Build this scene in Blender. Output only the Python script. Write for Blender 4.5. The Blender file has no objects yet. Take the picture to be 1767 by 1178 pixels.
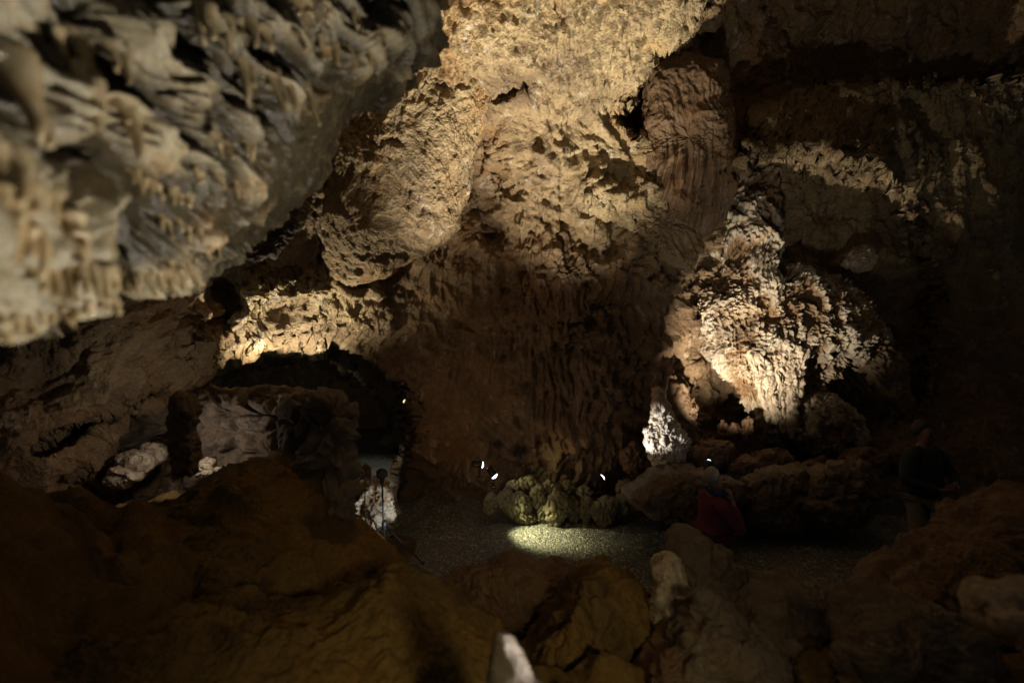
import bpy, bmesh, math, random
import numpy as np
from math import radians as R
from mathutils import Vector, Matrix

# ------------------------------------------------------------------ scene, camera, world, exposure
S = bpy.context.scene
C = S.collection
F = 785.33; CU = 883.5; CV = 589.0; CH = 3.0
def at(u, v, Y):
    return Vector(((u - CU) / F * Y, Y, CH - (v - CV) / F * Y))

cd = bpy.data.cameras.new('camera'); cam = bpy.data.objects.new('camera', cd); C.objects.link(cam)
cam.location = (0, 0, CH); cam.rotation_euler = (R(90), 0, 0)
cd.lens = 16; cd.sensor_width = 36; cd.clip_start = 0.05; cd.clip_end = 200
cd.dof.use_dof = True; cd.dof.focus_distance = 6.5; cd.dof.aperture_fstop = 0.9
S.camera = cam
S.view_settings.view_transform = 'Standard'; S.view_settings.look = 'None'
S.view_settings.exposure = -0.2; S.view_settings.gamma = 1.0
S.cycles.max_bounces = 5; S.cycles.diffuse_bounces = 3
S.cycles.use_denoising = True
S.cycles.sample_clamp_indirect = 3.0

W = bpy.data.worlds.new('World'); S.world = W; W.use_nodes = True
bg = W.node_tree.nodes['Background']
bg.inputs[0].default_value = (0.70, 0.65, 0.55, 1); bg.inputs[1].default_value = 0.046

# ------------------------------------------------------------------ tagging
def tag(o, label, cat, group=None, kind=None):
    if label: o['label'] = label
    if cat: o['category'] = cat
    if group: o['group'] = group
    if kind: o['kind'] = kind
    return o
def empty(name, loc, label, cat, group=None, rz=0):
    o = bpy.data.objects.new(name, None); C.objects.link(o); o.location = loc; o.rotation_euler[2] = rz
    return tag(o, label, cat, group)
def link(name, me, mat, parent=None, loc=None):
    o = bpy.data.objects.new(name, me); C.objects.link(o)
    if mat: me.materials.append(mat)
    if parent: o.parent = parent
    if loc is not None: o.location = loc
    return o

# ------------------------------------------------------------------ numpy noise
G = np.array([[1,1,0],[-1,1,0],[1,-1,0],[-1,-1,0],[1,0,1],[-1,0,1],[1,0,-1],[-1,0,-1],
              [0,1,1],[0,-1,1],[0,1,-1],[0,-1,-1],[1,1,0],[-1,1,0],[0,-1,1],[0,-1,-1]], np.float32)
def h3(x, y, z, s):
    with np.errstate(over='ignore'):
        h = (x.astype(np.uint32) * np.uint32(374761393) + y.astype(np.uint32) * np.uint32(668265263)
             + z.astype(np.uint32) * np.uint32(2147483647 & 1274126177) + np.uint32(s * 974711 + 13))
        h = (h ^ (h >> np.uint32(13))) * np.uint32(1274126177)
        h = (h ^ (h >> np.uint32(16))) * np.uint32(2246822519)
        return h ^ (h >> np.uint32(15))
def perlin(p, s=0):
    p = p.astype(np.float32)
    i = np.floor(p); f = p - i; i = i.astype(np.int64)
    w = f * f * f * (f * (f * 6 - 15) + 10)
    out = np.zeros(len(p), np.float32)
    for dx in (0, 1):
        for dy in (0, 1):
            for dz in (0, 1):
                g = G[h3(i[:, 0] + dx, i[:, 1] + dy, i[:, 2] + dz, s) & np.uint32(15)]
                d = g[:, 0] * (f[:, 0] - dx) + g[:, 1] * (f[:, 1] - dy) + g[:, 2] * (f[:, 2] - dz)
                wx = w[:, 0] if dx else 1 - w[:, 0]; wy = w[:, 1] if dy else 1 - w[:, 1]; wz = w[:, 2] if dz else 1 - w[:, 2]
                out += d * wx * wy * wz
    return out
def fbm(p, o=4, s=0, gain=.5, lac=2.07):
    a, t = 1.0, 0
    for k in range(o):
        t = t + a * perlin(p, s + k); p = p * lac + 3.1; a *= gain
    return t
def ridged(p, o=4, s=0, gain=.5, lac=2.1):
    a, t = 1.0, 0
    for k in range(o):
        t = t + a * (1 - 2.2 * np.abs(perlin(p, s + k))); p = p * lac + 5.3; a *= gain
    return t
def worley(p, s=0):
    p = p.astype(np.float32); i = np.floor(p).astype(np.int64)
    f1 = np.full(len(p), 9., np.float32); f2 = f1.copy(); rid = np.zeros(len(p), np.float32)
    for dx in (-1, 0, 1):
        for dy in (-1, 0, 1):
            for dz in (-1, 0, 1):
                cx, cy, cz = i[:, 0] + dx, i[:, 1] + dy, i[:, 2] + dz
                h = h3(cx, cy, cz, s)
                jx = (h & np.uint32(1023)).astype(np.float32) / 1023; jy = ((h >> np.uint32(10)) & np.uint32(1023)).astype(np.float32) / 1023
                jz = ((h >> np.uint32(20)) & np.uint32(1023)).astype(np.float32) / 1023
                d = (cx + jx - p[:, 0]) ** 2 + (cy + jy - p[:, 1]) ** 2 + (cz + jz - p[:, 2]) ** 2
                m = d < f1
                f2 = np.where(m, f1, np.minimum(f2, d)); rid = np.where(m, jx, rid); f1 = np.where(m, d, f1)
    return np.sqrt(f1), np.sqrt(f2), rid
def sstep(a, b, x):
    t = np.clip((x - a) / (b - a), 0, 1); return t * t * (3 - 2 * t)
A3 = lambda *a: np.array(a, np.float32)

# rock relief: displacement along the normal (metres) and along -z
def relief(P, st):
    """st: dict of strengths.  returns (normal offset, downward offset)"""
    k = st.get('k', 1.0); s = st.get('seed', 0)
    warp = np.stack([perlin(P * .9 * k, s + 50), perlin(P * .9 * k, s + 51), perlin(P * .9 * k, s + 52)], 1)
    Q = P + warp * .35 / k
    n = np.zeros(len(P), np.float32); d = n.copy()
    if st.get('big', 0): n += st['big'] * fbm(Q * .7 * k, 5, s + 1, .52)
    if st.get('ridge', 0): n += st['ridge'] * st.get('rm', 1) * (ridged(Q * 1.5 * k, 5, s + 9, .5) - .9)
    if st.get('cell', 0):
        f1, f2, r = worley(Q * A3(2.2, 2.2, 1.7) * k, s + 3)
        n += st['cell'] * st.get('rm', 1) * (sstep(0, .35, f2 - f1) - .6 + .8 * (r - .5))
    if st.get('flow', 0):
        m = st.get('flowmask', 1)
        fl = 1 - np.abs(perlin(Q * A3(5, 5, .55) * k, s + 20)) * 2.6
        fl2 = 1 - np.abs(perlin(Q * A3(13, 13, 1.3) * k, s + 21)) * 2.6
        n += st['flow'] * m * (fl + .45 * fl2 - .8)
    if st.get('fine', 0): n += st['fine'] * fbm(Q * 6 * k, 4, s + 30, .6)
    if st.get('pop', 0):
        m = st.get('popmask', 1)
        f1, f2, r = worley(Q * 9 * k, s + 40)
        g1, g2, r2 = worley(Q * 21 * k, s + 42)
        n += st['pop'] * m * (np.clip(1 - f1 * 1.5, 0, 1) ** .7 + .45 * np.clip(1 - g1 * 1.5, 0, 1) - .5)
    if st.get('drip', 0):
        m = st.get('dripmask', 1)
        f1, f2, r = worley(Q * A3(11, 11, 4) * k, s + 44)
        g1, g2, r2 = worley(Q * A3(22, 22, 8) * k, s + 46)
        d += st['drip'] * m * ((.5 + r) * np.clip(1 - f1 * 1.7, 0, 1) ** 1.3 + .55 * np.clip(1 - g1 * 1.6, 0, 1))
    return n, d

def grid_faces(nu, nv, wrap=False):
    a = np.arange(nv - 1)[:, None] * nu
    c = np.arange(nu if wrap else nu - 1)[None, :]
    c1 = (c + 1) % nu
    q = np.stack([a + c, a + c1, a + nu + c1, a + nu + c], -1).reshape(-1, 4)
    return q
def vnormals(P, q):
    n = np.cross(P[q[:, 2]] - P[q[:, 0]], P[q[:, 3]] - P[q[:, 1]])
    o = np.zeros_like(P)
    for k in range(4):
        for c in range(3):
            o[:, c] += np.bincount(q[:, k], n[:, c], len(P))
    return o / (np.linalg.norm(o, axis=1, keepdims=True) + 1e-12)
def mesh_np(name, P, q, attrs=None, smooth=True):
    me = bpy.data.meshes.new(name)
    me.vertices.add(len(P)); me.vertices.foreach_set('co', P.astype(np.float32).ravel())
    me.loops.add(q.size); me.loops.foreach_set('vertex_index', q.astype(np.int32).ravel())
    me.polygons.add(len(q)); me.polygons.foreach_set('loop_start', np.arange(0, q.size, 4, dtype=np.int32))
    me.update(calc_edges=True)
    me.polygons.foreach_set('use_smooth', np.ones(len(q), bool) if smooth else np.zeros(len(q), bool))
    for k, v in (attrs or {}).items():
        a = me.attributes.new(k, 'FLOAT', 'POINT'); a.data.foreach_set('value', v.astype(np.float32))
    return me

# ------------------------------------------------------------------ materials
def N(nt, t, **kw):
    n = nt.nodes.new(t)
    for k, v in kw.items():
        if k in n.inputs: n.inputs[k].default_value = v
        else: setattr(n, k, v)
    return n
def ramp(nt, src, stops):
    r = nt.nodes.new('ShaderNodeValToRGB'); nt.links.new(src, r.inputs[0])
    e = r.color_ramp.elements
    while len(e) < len(stops): e.new(.5)
    for x, (p, c) in zip(e, stops):
        x.position = p; x.color = (*c, 1) if len(c) == 3 else c
    return r.outputs[0]
def mix(nt, f, a, b, mode='MIX'):
    m = nt.nodes.new('ShaderNodeMix'); m.data_type = 'RGBA'; m.blend_type = mode; m.clamp_factor = True
    for s, x in ((m.inputs[0], f), (m.inputs[6], a), (m.inputs[7], b)):
        if isinstance(x, (int, float)): s.default_value = x
        elif isinstance(x, tuple): s.default_value = (*x, 1)
        else: nt.links.new(x, s)
    return m.outputs[2]
def math_(nt, op, a, b=0.0, c=0.0):
    m = nt.nodes.new('ShaderNodeMath'); m.operation = op
    for s, x in zip(m.inputs, (a, b, c)):
        if isinstance(x, (int, float)): s.default_value = x
        else: nt.links.new(x, s)
    return m.outputs[0]
def rock_mat(name, c_a, c_b, c_dark, c_white, white=.3, dark=.5, sc=1.0, rough=.7, bump=.6, spec=.4, tone=None):
    """c_a/c_b mottled base, c_dark stains, c_white calcite; tone: second pair mixed by the 'tone' attribute"""
    m = bpy.data.materials.new(name); m.use_nodes = True; nt = m.node_tree; L = nt.links
    b = nt.nodes['Principled BSDF']
    co = N(nt, 'ShaderNodeTexCoord').outputs['Object']
    def noise(scale, det=8, ro=.6, dist=0, typ=None):
        n = N(nt, 'ShaderNodeTexNoise', Scale=scale, Detail=det, Roughness=ro, Distortion=dist); L.new(co, n.inputs['Vector'])
        if typ: n.noise_type = typ
        return n.outputs['Fac']
    n1 = noise(1.3 * sc, 10, .65, .6); n2 = noise(5 * sc, 8, .7); n3 = noise(22 * sc, 6, .7); n4 = noise(.55 * sc, 6, .6, 1.5)
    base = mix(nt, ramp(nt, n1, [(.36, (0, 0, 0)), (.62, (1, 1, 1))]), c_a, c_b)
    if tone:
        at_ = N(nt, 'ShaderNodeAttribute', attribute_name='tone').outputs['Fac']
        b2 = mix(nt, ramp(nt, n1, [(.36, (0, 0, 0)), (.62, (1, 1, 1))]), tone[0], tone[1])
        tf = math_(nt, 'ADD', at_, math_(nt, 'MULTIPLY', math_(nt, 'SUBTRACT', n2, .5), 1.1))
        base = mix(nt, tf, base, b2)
    base = mix(nt, ramp(nt, n3, [(.3, (.55, .55, .55)), (.7, (0, 0, 0))]), base, c_dark)
    base = mix(nt, math_(nt, 'MULTIPLY', ramp(nt, n4, [(.48, (0, 0, 0)), (.60, (1, 1, 1))]), dark), base, c_dark)
    wv = math_(nt, 'MULTIPLY', ramp(nt, n2, [(.60, (0, 0, 0)), (.72, (1, 1, 1))]), white)
    base = mix(nt, wv, base, c_white)
    mp = N(nt, 'ShaderNodeMapping'); mp.inputs['Scale'].default_value = (4.5 * sc, 4.5 * sc, .55 * sc); L.new(co, mp.inputs['Vector'])
    sn = N(nt, 'ShaderNodeTexNoise', Scale=1.0, Detail=7, Roughness=.65, Distortion=.8); L.new(mp.outputs[0], sn.inputs['Vector']); sf = sn.outputs['Fac']
    base = mix(nt, math_(nt, 'MULTIPLY', ramp(nt, sf, [(.24, (1, 1, 1)), (.40, (0, 0, 0))]), .55), base, c_dark)
    base = mix(nt, math_(nt, 'MULTIPLY', ramp(nt, sf, [(.60, (0, 0, 0)), (.70, (1, 1, 1))]), white * .9), base, c_white)
    base = mix(nt, math_(nt, 'MULTIPLY', ramp(nt, n4, [(.34, (1, 1, 1)), (.46, (0, 0, 0))]), .45), base, (1.15, .78, .42), 'MULTIPLY')
    L.new(base, b.inputs['Base Color'])
    b.inputs['Specular IOR Level'].default_value = spec
    L.new(math_(nt, 'ADD', math_(nt, 'MULTIPLY', n2, .5), rough - .25), b.inputs['Roughness'])
    vo = N(nt, 'ShaderNodeTexVoronoi', Scale=34 * sc); vo.feature = 'F1'; L.new(co, vo.inputs['Vector'])
    vo2 = N(nt, 'ShaderNodeTexVoronoi', Scale=75 * sc); L.new(co, vo2.inputs['Vector'])
    nb = noise(14 * sc, 12, .75)
    hgt = math_(nt, 'ADD', math_(nt, 'MULTIPLY', nb, 1.0), math_(nt, 'ADD', math_(nt, 'MULTIPLY', vo.outputs['Distance'], -.35), math_(nt, 'MULTIPLY', vo2.outputs['Distance'], -.2)))
    bp = N(nt, 'ShaderNodeBump', Strength=bump, Distance=.05 / sc); L.new(hgt, bp.inputs['Height']); L.new(bp.outputs[0], b.inputs['Normal'])
    return m
def plain(name, col, rough=.5, metal=0, emit=0, ecol=None, spec=.5):
    m = bpy.data.materials.new(name); m.use_nodes = True; nt = m.node_tree; b = nt.nodes['Principled BSDF']
    co = N(nt, 'ShaderNodeTexCoord').outputs['Object']
    n = N(nt, 'ShaderNodeTexNoise', Scale=30, Detail=5); nt.links.new(co, n.inputs['Vector'])
    c = ramp(nt, n.outputs['Fac'], [(.3, tuple(x * .8 for x in col)), (.7, tuple(min(1, x * 1.15) for x in col))])
    nt.links.new(c, b.inputs['Base Color']); b.inputs['Roughness'].default_value = rough; b.inputs['Metallic'].default_value = metal
    b.inputs['Specular IOR Level'].default_value = spec
    if emit: b.inputs['Emission Color'].default_value = (*(ecol or col), 1); b.inputs['Emission Strength'].default_value = emit
    return m

M = {}
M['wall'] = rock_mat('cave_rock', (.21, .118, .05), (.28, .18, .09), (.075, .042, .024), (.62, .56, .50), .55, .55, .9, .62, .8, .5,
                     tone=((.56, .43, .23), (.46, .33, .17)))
M['brown'] = rock_mat('brown_rock', (.15, .08, .036), (.20, .115, .058), (.06, .035, .02), (.5, .42, .34), .25, .4, 1.5, .65, .7)
M['pale'] = rock_mat('pale_calcite', (.52, .42, .30), (.62, .53, .40), (.20, .12, .06), (.8, .76, .70), .7, .45, 1.6, .55, .8)
M['bulge'] = rock_mat('ochre_rock', (.17, .12, .062), (.21, .155, .085), (.16, .09, .05), (.6, .55, .48), .3, .45, 1.2, .7, .5)
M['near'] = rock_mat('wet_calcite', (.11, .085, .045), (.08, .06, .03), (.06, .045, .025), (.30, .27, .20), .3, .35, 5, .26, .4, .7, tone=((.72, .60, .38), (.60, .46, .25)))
M['crust'] = rock_mat('calcite_crust', (.20, .115, .05), (.26, .155, .07), (.07, .04, .02), (.7, .66, .58), .4, .6, 1.6, .55, .8, .5, tone=((.62, .54, .42), (.50, .41, .28)))
M['drip'] = rock_mat('wet_stalactite', (.68, .56, .36), (.56, .42, .20), (.34, .20, .07), (.80, .76, .68), .6, .35, 8, .18, .35, .8)
M['mud'] = rock_mat('mud_rock', (.22, .135, .035), (.15, .09, .028), (.04, .024, .012), (.4, .28, .16), .12, .8, 1.6, .8, .6, .2)
M['greyrock'] = rock_mat('grey_rock', (.19, .145, .095), (.14, .10, .07), (.07, .05, .04), (.5, .47, .42), .25, .4, 1.8, .7, .7)
M['moss'] = rock_mat('stained_stone', (.19, .165, .095), (.13, .105, .06), (.10, .09, .05), (.5, .5, .38), .2, .4, 3, .7, .8)
M['flow'] = rock_mat('flowstone', (.20, .115, .055), (.15, .09, .045), (.09, .055, .035), (.5, .45, .40), .25, .45, 1.2, .55, .5)
M['black'] = plain('black_plastic', (.012, .012, .013), .5)
M['metal'] = plain('dark_metal', (.03, .03, .032), .35, .8)

# ------------------------------------------------------------------ lamps: every one is a fixture with a spot inside, some added unseen as fill
def spot(parent, pos, target, watts, col, ang, blend=.6, rad=.03):
    ld = bpy.data.lights.new('spot_light', 'SPOT'); ld.energy = watts; ld.color = col; ld.spot_size = R(ang); ld.spot_blend = blend
    ld.shadow_soft_size = rad
    o = bpy.data.objects.new('spot_light', ld); C.objects.link(o)
    d = (Vector(target) - Vector(pos)).normalized()
    o.location = Vector(pos) + d * .09 - (parent.location if parent else Vector()); o.rotation_euler = d.to_track_quat('-Z', 'Y').to_euler()
    if parent: o.parent = parent
    return o
def lathe(bm, prof, seg=20, mtx=None):
    rings = []
    for r, z in prof:
        rings.append([bm.verts.new((r * math.cos(2 * math.pi * k / seg), r * math.sin(2 * math.pi * k / seg), z)) for k in range(seg)])
    for a, b_ in zip(rings, rings[1:]):
        for k in range(seg): bm.faces.new((a[k], a[(k + 1) % seg], b_[(k + 1) % seg], b_[k]))
    bm.faces.new(rings[0][::-1]); bm.faces.new(rings[-1])
    if mtx: bmesh.ops.transform(bm, matrix=mtx, verts=[v for r in rings for v in r])
def tube(bm, a, b, r0, r1=None, seg=10):
    a, b = Vector(a), Vector(b); r1 = r1 or r0
    m = Matrix.Translation(a) @ (b - a).to_track_quat('Z', 'Y').to_matrix().to_4x4()
    lathe(bm, [(r0, 0), (r1, (b - a).length)], seg, m)
def box(bm, c, s, rot=None):
    m = Matrix.Translation(c) @ (rot.to_4x4() if rot else Matrix()) @ Matrix.Diagonal((*s, 1))
    g = bmesh.ops.create_cube(bm, size=1, matrix=m)
    bmesh.ops.bevel(bm, geom=list({e for v in g['verts'] for e in v.link_edges}), offset=min(s) * .12, segments=2, affect='EDGES')
def bm_obj(name, bm, mat, parent=None, smooth=True):
    bmesh.ops.recalc_face_normals(bm, faces=bm.faces)
    me = bpy.data.meshes.new(name); bm.to_mesh(me); bm.free()
    if smooth: me.polygons.foreach_set('use_smooth', np.ones(len(me.polygons), bool))
    return link(name, me, mat, parent)
LENS = {}
def lens_mat(col, e):
    key = (col, e)
    if key not in LENS: LENS[key] = plain('lamp_glass', (.8, .8, .8), .2, 0, e, col)
    return LENS[key]
def lamp(pos, target, watts, col, ang, label, blend=.6, rad=.03, size=1.0, glow=12, group='cave spotlights', gcol=None):
    pos = Vector(pos); d = (Vector(target) - pos).normalized()
    t = empty('cave_spotlight', pos, label, 'spotlight', group)
    q = d.to_track_quat('Z', 'Y').to_matrix().to_4x4()
    s = size
    bm = bmesh.new(); lathe(bm, [(.02 * s, -.13 * s), (.045 * s, -.12 * s), (.05 * s, -.03 * s), (.062 * s, .0), (.062 * s, .03 * s), (.054 * s, .03 * s), (.05 * s, .005 * s), (.012 * s, .002 * s)], 20, q)
    bm_obj('lamp_housing', bm, M['metal'], t)
    bm = bmesh.new(); lathe(bm, [(.052 * s, .028 * s), (.048 * s, .042 * s), (.034 * s, .054 * s), (.01 * s, .060 * s)], 20, q)
    bm_obj('lamp_lens', bm, lens_mat(gcol or (.72, .84, 1.0), glow), t)
    bm = bmesh.new(); tube(bm, (0, 0, -.03 * s), (0, 0, -.2 * s), .012 * s); lathe(bm, [(.05 * s, -.21 * s), (.05 * s, -.19 * s)], 16)
    bm_obj('lamp_bracket', bm, M['metal'], t)
    spot(t, pos, target, watts, col, ang, blend, rad)
    return t
WARM = (1, .86, .66); COOL = (.84, .92, 1.0); NEUT = (1, .95, .86); GRN = (.93, 1, .68)
lamp((.3, 4.8, .42), (.70, 5.3, 7.0), 4700, (1, .92, .74), 66, 'large spotlight hidden behind the dark broken rock, aimed up at the cave ceiling', 1, .06)
lamp((.45, 1.05, 2.0), (-1.3, 1.15, 4.0), 118, (1, .98, .92), 74, 'spotlight just under the viewpoint, aimed at the near overhang', .9, .03)
lamp((-1.35, 4.8, .62), (.55, 8.0, 2.5), 70, (1, .68, .42), 105, 'added dim warm fill spotlight, unseen behind the dark mound, facing the brown wall', 1, .08)  # fill light added to lift the lower wall, no known lamp here
lamp(at(500, 716, 5.85), at(515, 520, 6.1), 290, (1, .90, .66), 124, 'spotlight behind the square block, aimed up at the rim of the dark arch', .9)
lamp(at(395, 705, 5.7), at(230, 600, 4.6), 115, (1, .90, .74), 100, 'added fill spotlight, unseen behind the left end of the block, aimed at the left wall', .9)  # unseen lamp added only to brighten the left wall
lamp(at(308, 742, 3.92), at(350, 735, 6), 13, (1, .88, .74), 176, 'small spotlight hidden behind the upright stone slab', .6)
lamp(at(1222, 800, 6.75), at(1296, 535, 9.0), 1150, (1, .88, .70), 74, 'spotlight hidden among the boulders under the bright flowstone', .9)
lamp(at(1036, 826, 7.05), at(1150, 735, 7.6), 280, (.86, .92, 1.0), 36, 'rightmost visible spotlight, low on the brown wall, facing the white stalagmite', .8, .02)
lamp(at(851, 818, 7.2), at(926, 912, 7.05), 260, (1, .99, .52), 60, 'spotlight above the stacked stones, shining down on the gravel path', 1, .04, 1.0)
lamp(at(828, 801, 7.35), at(985, 822, 7.75), 26, (1, .90, .45), 70, 'left of the visible spotlights on the brown wall, lighting the rock above the stacked stones', .9)
lamp((-.25, 4.95, .36), at(642, 876, 6.7), 290, COOL, 17, 'added unseen spotlight behind the dark broken rock, facing the white pitted rock', .5)  # added source, lights the front of the pitted rock from out of sight
lamp(at(700, 668, 8.1), at(650, 806, 9.9), 260, (.95, 1, .85), 38, 'far spotlight high on the right edge of the dark tunnel', .8)
lamp(at(500, 705, 8.2), at(545, 610, 12), 45, (.95, 1, .84), 100, 'added dim fill spotlight, unseen deep inside the arch, beyond the square block', 1, .05)  # added so the rock inside the tunnel shows faintly
lamp((2.1, 3.6, .98), (5.6, 7.8, 8.3), 340, (1, .95, .80), 78, 'added dim fill spotlight, unseen behind the low rounded foreground rock, aimed at the roof on the right', 1, .06)  # made-up lamp that lifts the dark roof at upper right
lamp((.9, -.9, 3.2), (0, 2.1, 1.1), 150, (1, .84, .46), 58, 'amber spotlight behind the viewpoint over the muddy mound', 1, .15)

# ------------------------------------------------------------------ rocks from an outline with its own distance and thickness
def outline_grid(poly, nu, nv, smooth=3):
    p = np.array(poly, float); c = (p.min(0) + p.max(0)) / 2
    # centroid of area
    x, y = p[:, 0], p[:, 1]; x1, y1 = np.roll(x, -1), np.roll(y, -1); cr = x * y1 - x1 * y; a = cr.sum() / 2
    c = np.array([((x + x1) * cr).sum() / (6 * a), ((y + y1) * cr).sum() / (6 * a)])
    th = np.linspace(0, 2 * np.pi, nu, endpoint=False); dirs = np.stack([np.cos(th), np.sin(th)], 1)
    Rr = np.full(nu, 1e-3)
    for i in range(len(p)):
        a_, b_ = p[i] - c, p[(i + 1) % len(p)] - c; e = b_ - a_
        den = dirs[:, 0] * e[1] - dirs[:, 1] * e[0]; den = np.where(abs(den) < 1e-9, 1e-9, den)
        t = (a_[0] * e[1] - a_[1] * e[0]) / den; s = (a_[0] * dirs[:, 1] - a_[1] * dirs[:, 0]) / den
        ok = (t > 0) & (s >= -1e-6) & (s <= 1 + 1e-6); Rr = np.where(ok, np.maximum(Rr, t), Rr)
    for _ in range(smooth): Rr = (np.roll(Rr, 1) + 2 * Rr + np.roll(Rr, -1)) / 4
    return c, th, Rr
def orock(name, poly, Y, T, mat, st, label=None, cat='rock', group=None, p=.8, tilt=(0, 0), Tb=None, parent=None, dens=2.4, spin=0, maxn=700, attrs=None, kind=None):
    """closed rock whose outline is poly, its waist at distance Y (+tilt per 1000 px), bulging T towards and Tb away from the viewer"""
    pp = np.array(poly, float); span = max(np.ptp(pp[:, 0]), np.ptp(pp[:, 1]))
    nu = int(np.clip(span * 3.1 / dens, 60, maxn * 1.6)); nf = int(np.clip(span * .72 / dens, 20, maxn)); nb = max(10, nf // 3)
    c, th, Rr = outline_grid(poly, nu, 0)
    ph = np.concatenate([np.linspace(.004, np.pi / 2, nf, endpoint=False), np.linspace(np.pi / 2, np.pi - .01, nb)])
    PH, TH = np.meshgrid(ph, th, indexing='ij'); RR = np.broadcast_to(Rr, PH.shape)
    rad = np.sin(PH) ** p; dep = np.abs(np.cos(PH)) ** p * np.sign(np.cos(PH))
    u = c[0] + RR * rad * np.cos(TH); v = c[1] + RR * rad * np.sin(TH)
    Yw = Y + tilt[0] * (u - c[0]) / 1000 + tilt[1] * (v - c[1]) / 1000
    Tb = T if Tb is None else Tb
    front = dep > 0
    Yd = Yw - T * np.where(front, dep, 0)
    X = (u - CU) / F * Yd; Z = CH - (v - CV) / F * Yd; Yy = Yd + np.where(front, 0, -dep) * Tb
    P = np.stack([X.ravel(), Yy.ravel(), Z.ravel()], 1)
    q = grid_faces(nu, len(ph), True)
    nrm = vnormals(P, q)
    cen = P.mean(0)
    if ((P - cen) * nrm).sum() < 0: nrm = -nrm; q = q[:, ::-1]
    n, d = relief(P, st)
    hook = st.get('hook')
    if hook: n = n + hook(P, u.ravel(), v.ravel())
    P = P + nrm * n[:, None]; P[:, 2] -= d
    base = Vector((float(cen[0]), float(cen[1]), float(P[:, 2].min())))
    if parent: base = parent.location
    P = P - np.array(base)
    P[:nu] = P[:nu].mean(0); P[-nu:] = P[-nu:].mean(0)
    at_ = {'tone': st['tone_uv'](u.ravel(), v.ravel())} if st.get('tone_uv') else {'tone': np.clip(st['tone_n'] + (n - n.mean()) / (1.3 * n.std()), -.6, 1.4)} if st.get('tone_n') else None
    me = mesh_np(name, P, q, at_)
    o = link(name, me, mat, parent, None if parent else base)
    if label: tag(o, label, cat, group, kind)
    return o
def ell(u, v, ru, rv, n=14, seed=0, j=.12, rot=0):
    r = random.Random(seed); out = []
    for k in range(n):
        a = 2 * math.pi * k / n; s = 1 + r.uniform(-j, j); x, y = ru * s * math.cos(a), rv * s * math.sin(a)
        out.append((u + x * math.cos(rot) - y * math.sin(rot), v + x * math.sin(rot) + y * math.cos(rot)))
    return out

# ------------------------------------------------------------------ the cave wall and ceiling
CT = [  # u, v, distance
 (-700,-700,1.6),(0,-700,2.2),(900,-700,2.6),(1800,-700,2.6),(2500,-700,2.2),
 (-700,-300,2.2),(0,-300,3.2),(600,-300,3.9),(1100,-300,4.3),(1600,-300,6.6),(2500,-300,5.0),
 (-700,100,3.0),(0,50,4.2),(400,0,4.8),(650,0,5.0),(800,0,5.1),(1000,0,5.3),(1200,0,5.6),(1350,0,8.2),(1600,0,9.0),(1800,0,9.6),(2500,0,12),
 (700,150,5.8),(900,150,6.0),(1080,120,6.1),(1250,150,8.0),(1450,150,9.2),(1700,150,10.3),
 (-700,400,3.4),(0,350,4.4),(400,350,5.3),(600,300,6.2),(850,300,6.9),(1000,300,6.9),(1100,250,7.1),(1250,300,8.2),(1400,240,9.2),(1600,300,9.6),(1767,300,11.3),(2500,400,15),
 (0,520,4.4),(200,520,4.6),(350,500,5.3),(500,470,6.0),(600,500,6.6),(720,480,7.3),(850,450,7.4),(950,450,7.2),(1080,430,7.4),(1180,450,8.0),(1300,400,8.9),(1450,420,9.0),(1580,430,9.6),(1767,450,10.8),
 (-700,700,3.2),(0,700,3.9),(200,650,4.5),(330,620,5.2),(480,570,6.2),(640,590,7.2),(740,650,7.8),(850,650,7.8),(1000,620,7.7),(1100,600,8.0),(1200,620,9.0),(1350,600,9.3),(1500,600,9.3),(1650,600,9.4),(1767,600,10.0),(2500,700,12),
 (0,850,3.6),(200,800,4.8),(330,760,5.6),(760,760,8.1),(850,745,8.1),(980,750,8.0),(760,830,8.8),(850,815,8.35),(980,820,8.3),(1040,840,8.7),(1150,760,9.0),(1300,780,9.2),(1500,780,9.0),(1650,780,8.8),(1767,800,8.4),
 (760,900,8.6),(1000,900,8.6),(1300,950,9.2),(1767,1000,7.4),(300,950,5.6),(0,1100,3.6),(-700,1250,3.0),(800,1250,9.0),(1767,1250,7.0),(2500,1250,4.0)]
def rbf(ct, U, V):
    c = np.array(ct, float); x = c[:, :2] / 1000; y = np.log(c[:, 2])
    def phi(r2): return r2 * np.log(np.maximum(r2, 1e-12)) * .5
    n = len(c); K = phi(((x[:, None] - x[None]) ** 2).sum(-1)) + np.eye(n) * 2e-3
    Pm = np.hstack([np.ones((n, 1)), x]); A = np.block([[K, Pm], [Pm.T, np.zeros((3, 3))]])
    w = np.linalg.solve(A, np.concatenate([y, np.zeros(3)]))
    out = np.zeros(U.shape); q = np.stack([U.ravel(), V.ravel()], 1) / 1000; o = np.zeros(len(q))
    for k in range(n): o += w[k] * phi(((q - x[k]) ** 2).sum(-1))
    o += w[n] + q @ w[n + 1:]
    return np.exp(o).reshape(U.shape)
def sdf(poly, U, V):
    p = np.array(poly, float); d = np.full(U.shape, 1e12); ins = np.zeros(U.shape, bool)
    for i in range(len(p)):
        a, b = p[i], p[(i + 1) % len(p)]; e = b - a
        wx, wy = U - a[0], V - a[1]; t = np.clip((wx * e[0] + wy * e[1]) / (e @ e), 0, 1)
        d = np.minimum(d, (wx - e[0] * t) ** 2 + (wy - e[1] * t) ** 2)
        if abs(e[1]) > 1e-9:
            ins ^= ((a[1] > V) != (b[1] > V)) & (U < a[0] + (V - a[1]) / e[1] * e[0])
    return np.where(ins, 1, -1) * np.sqrt(d)      # positive inside
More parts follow.
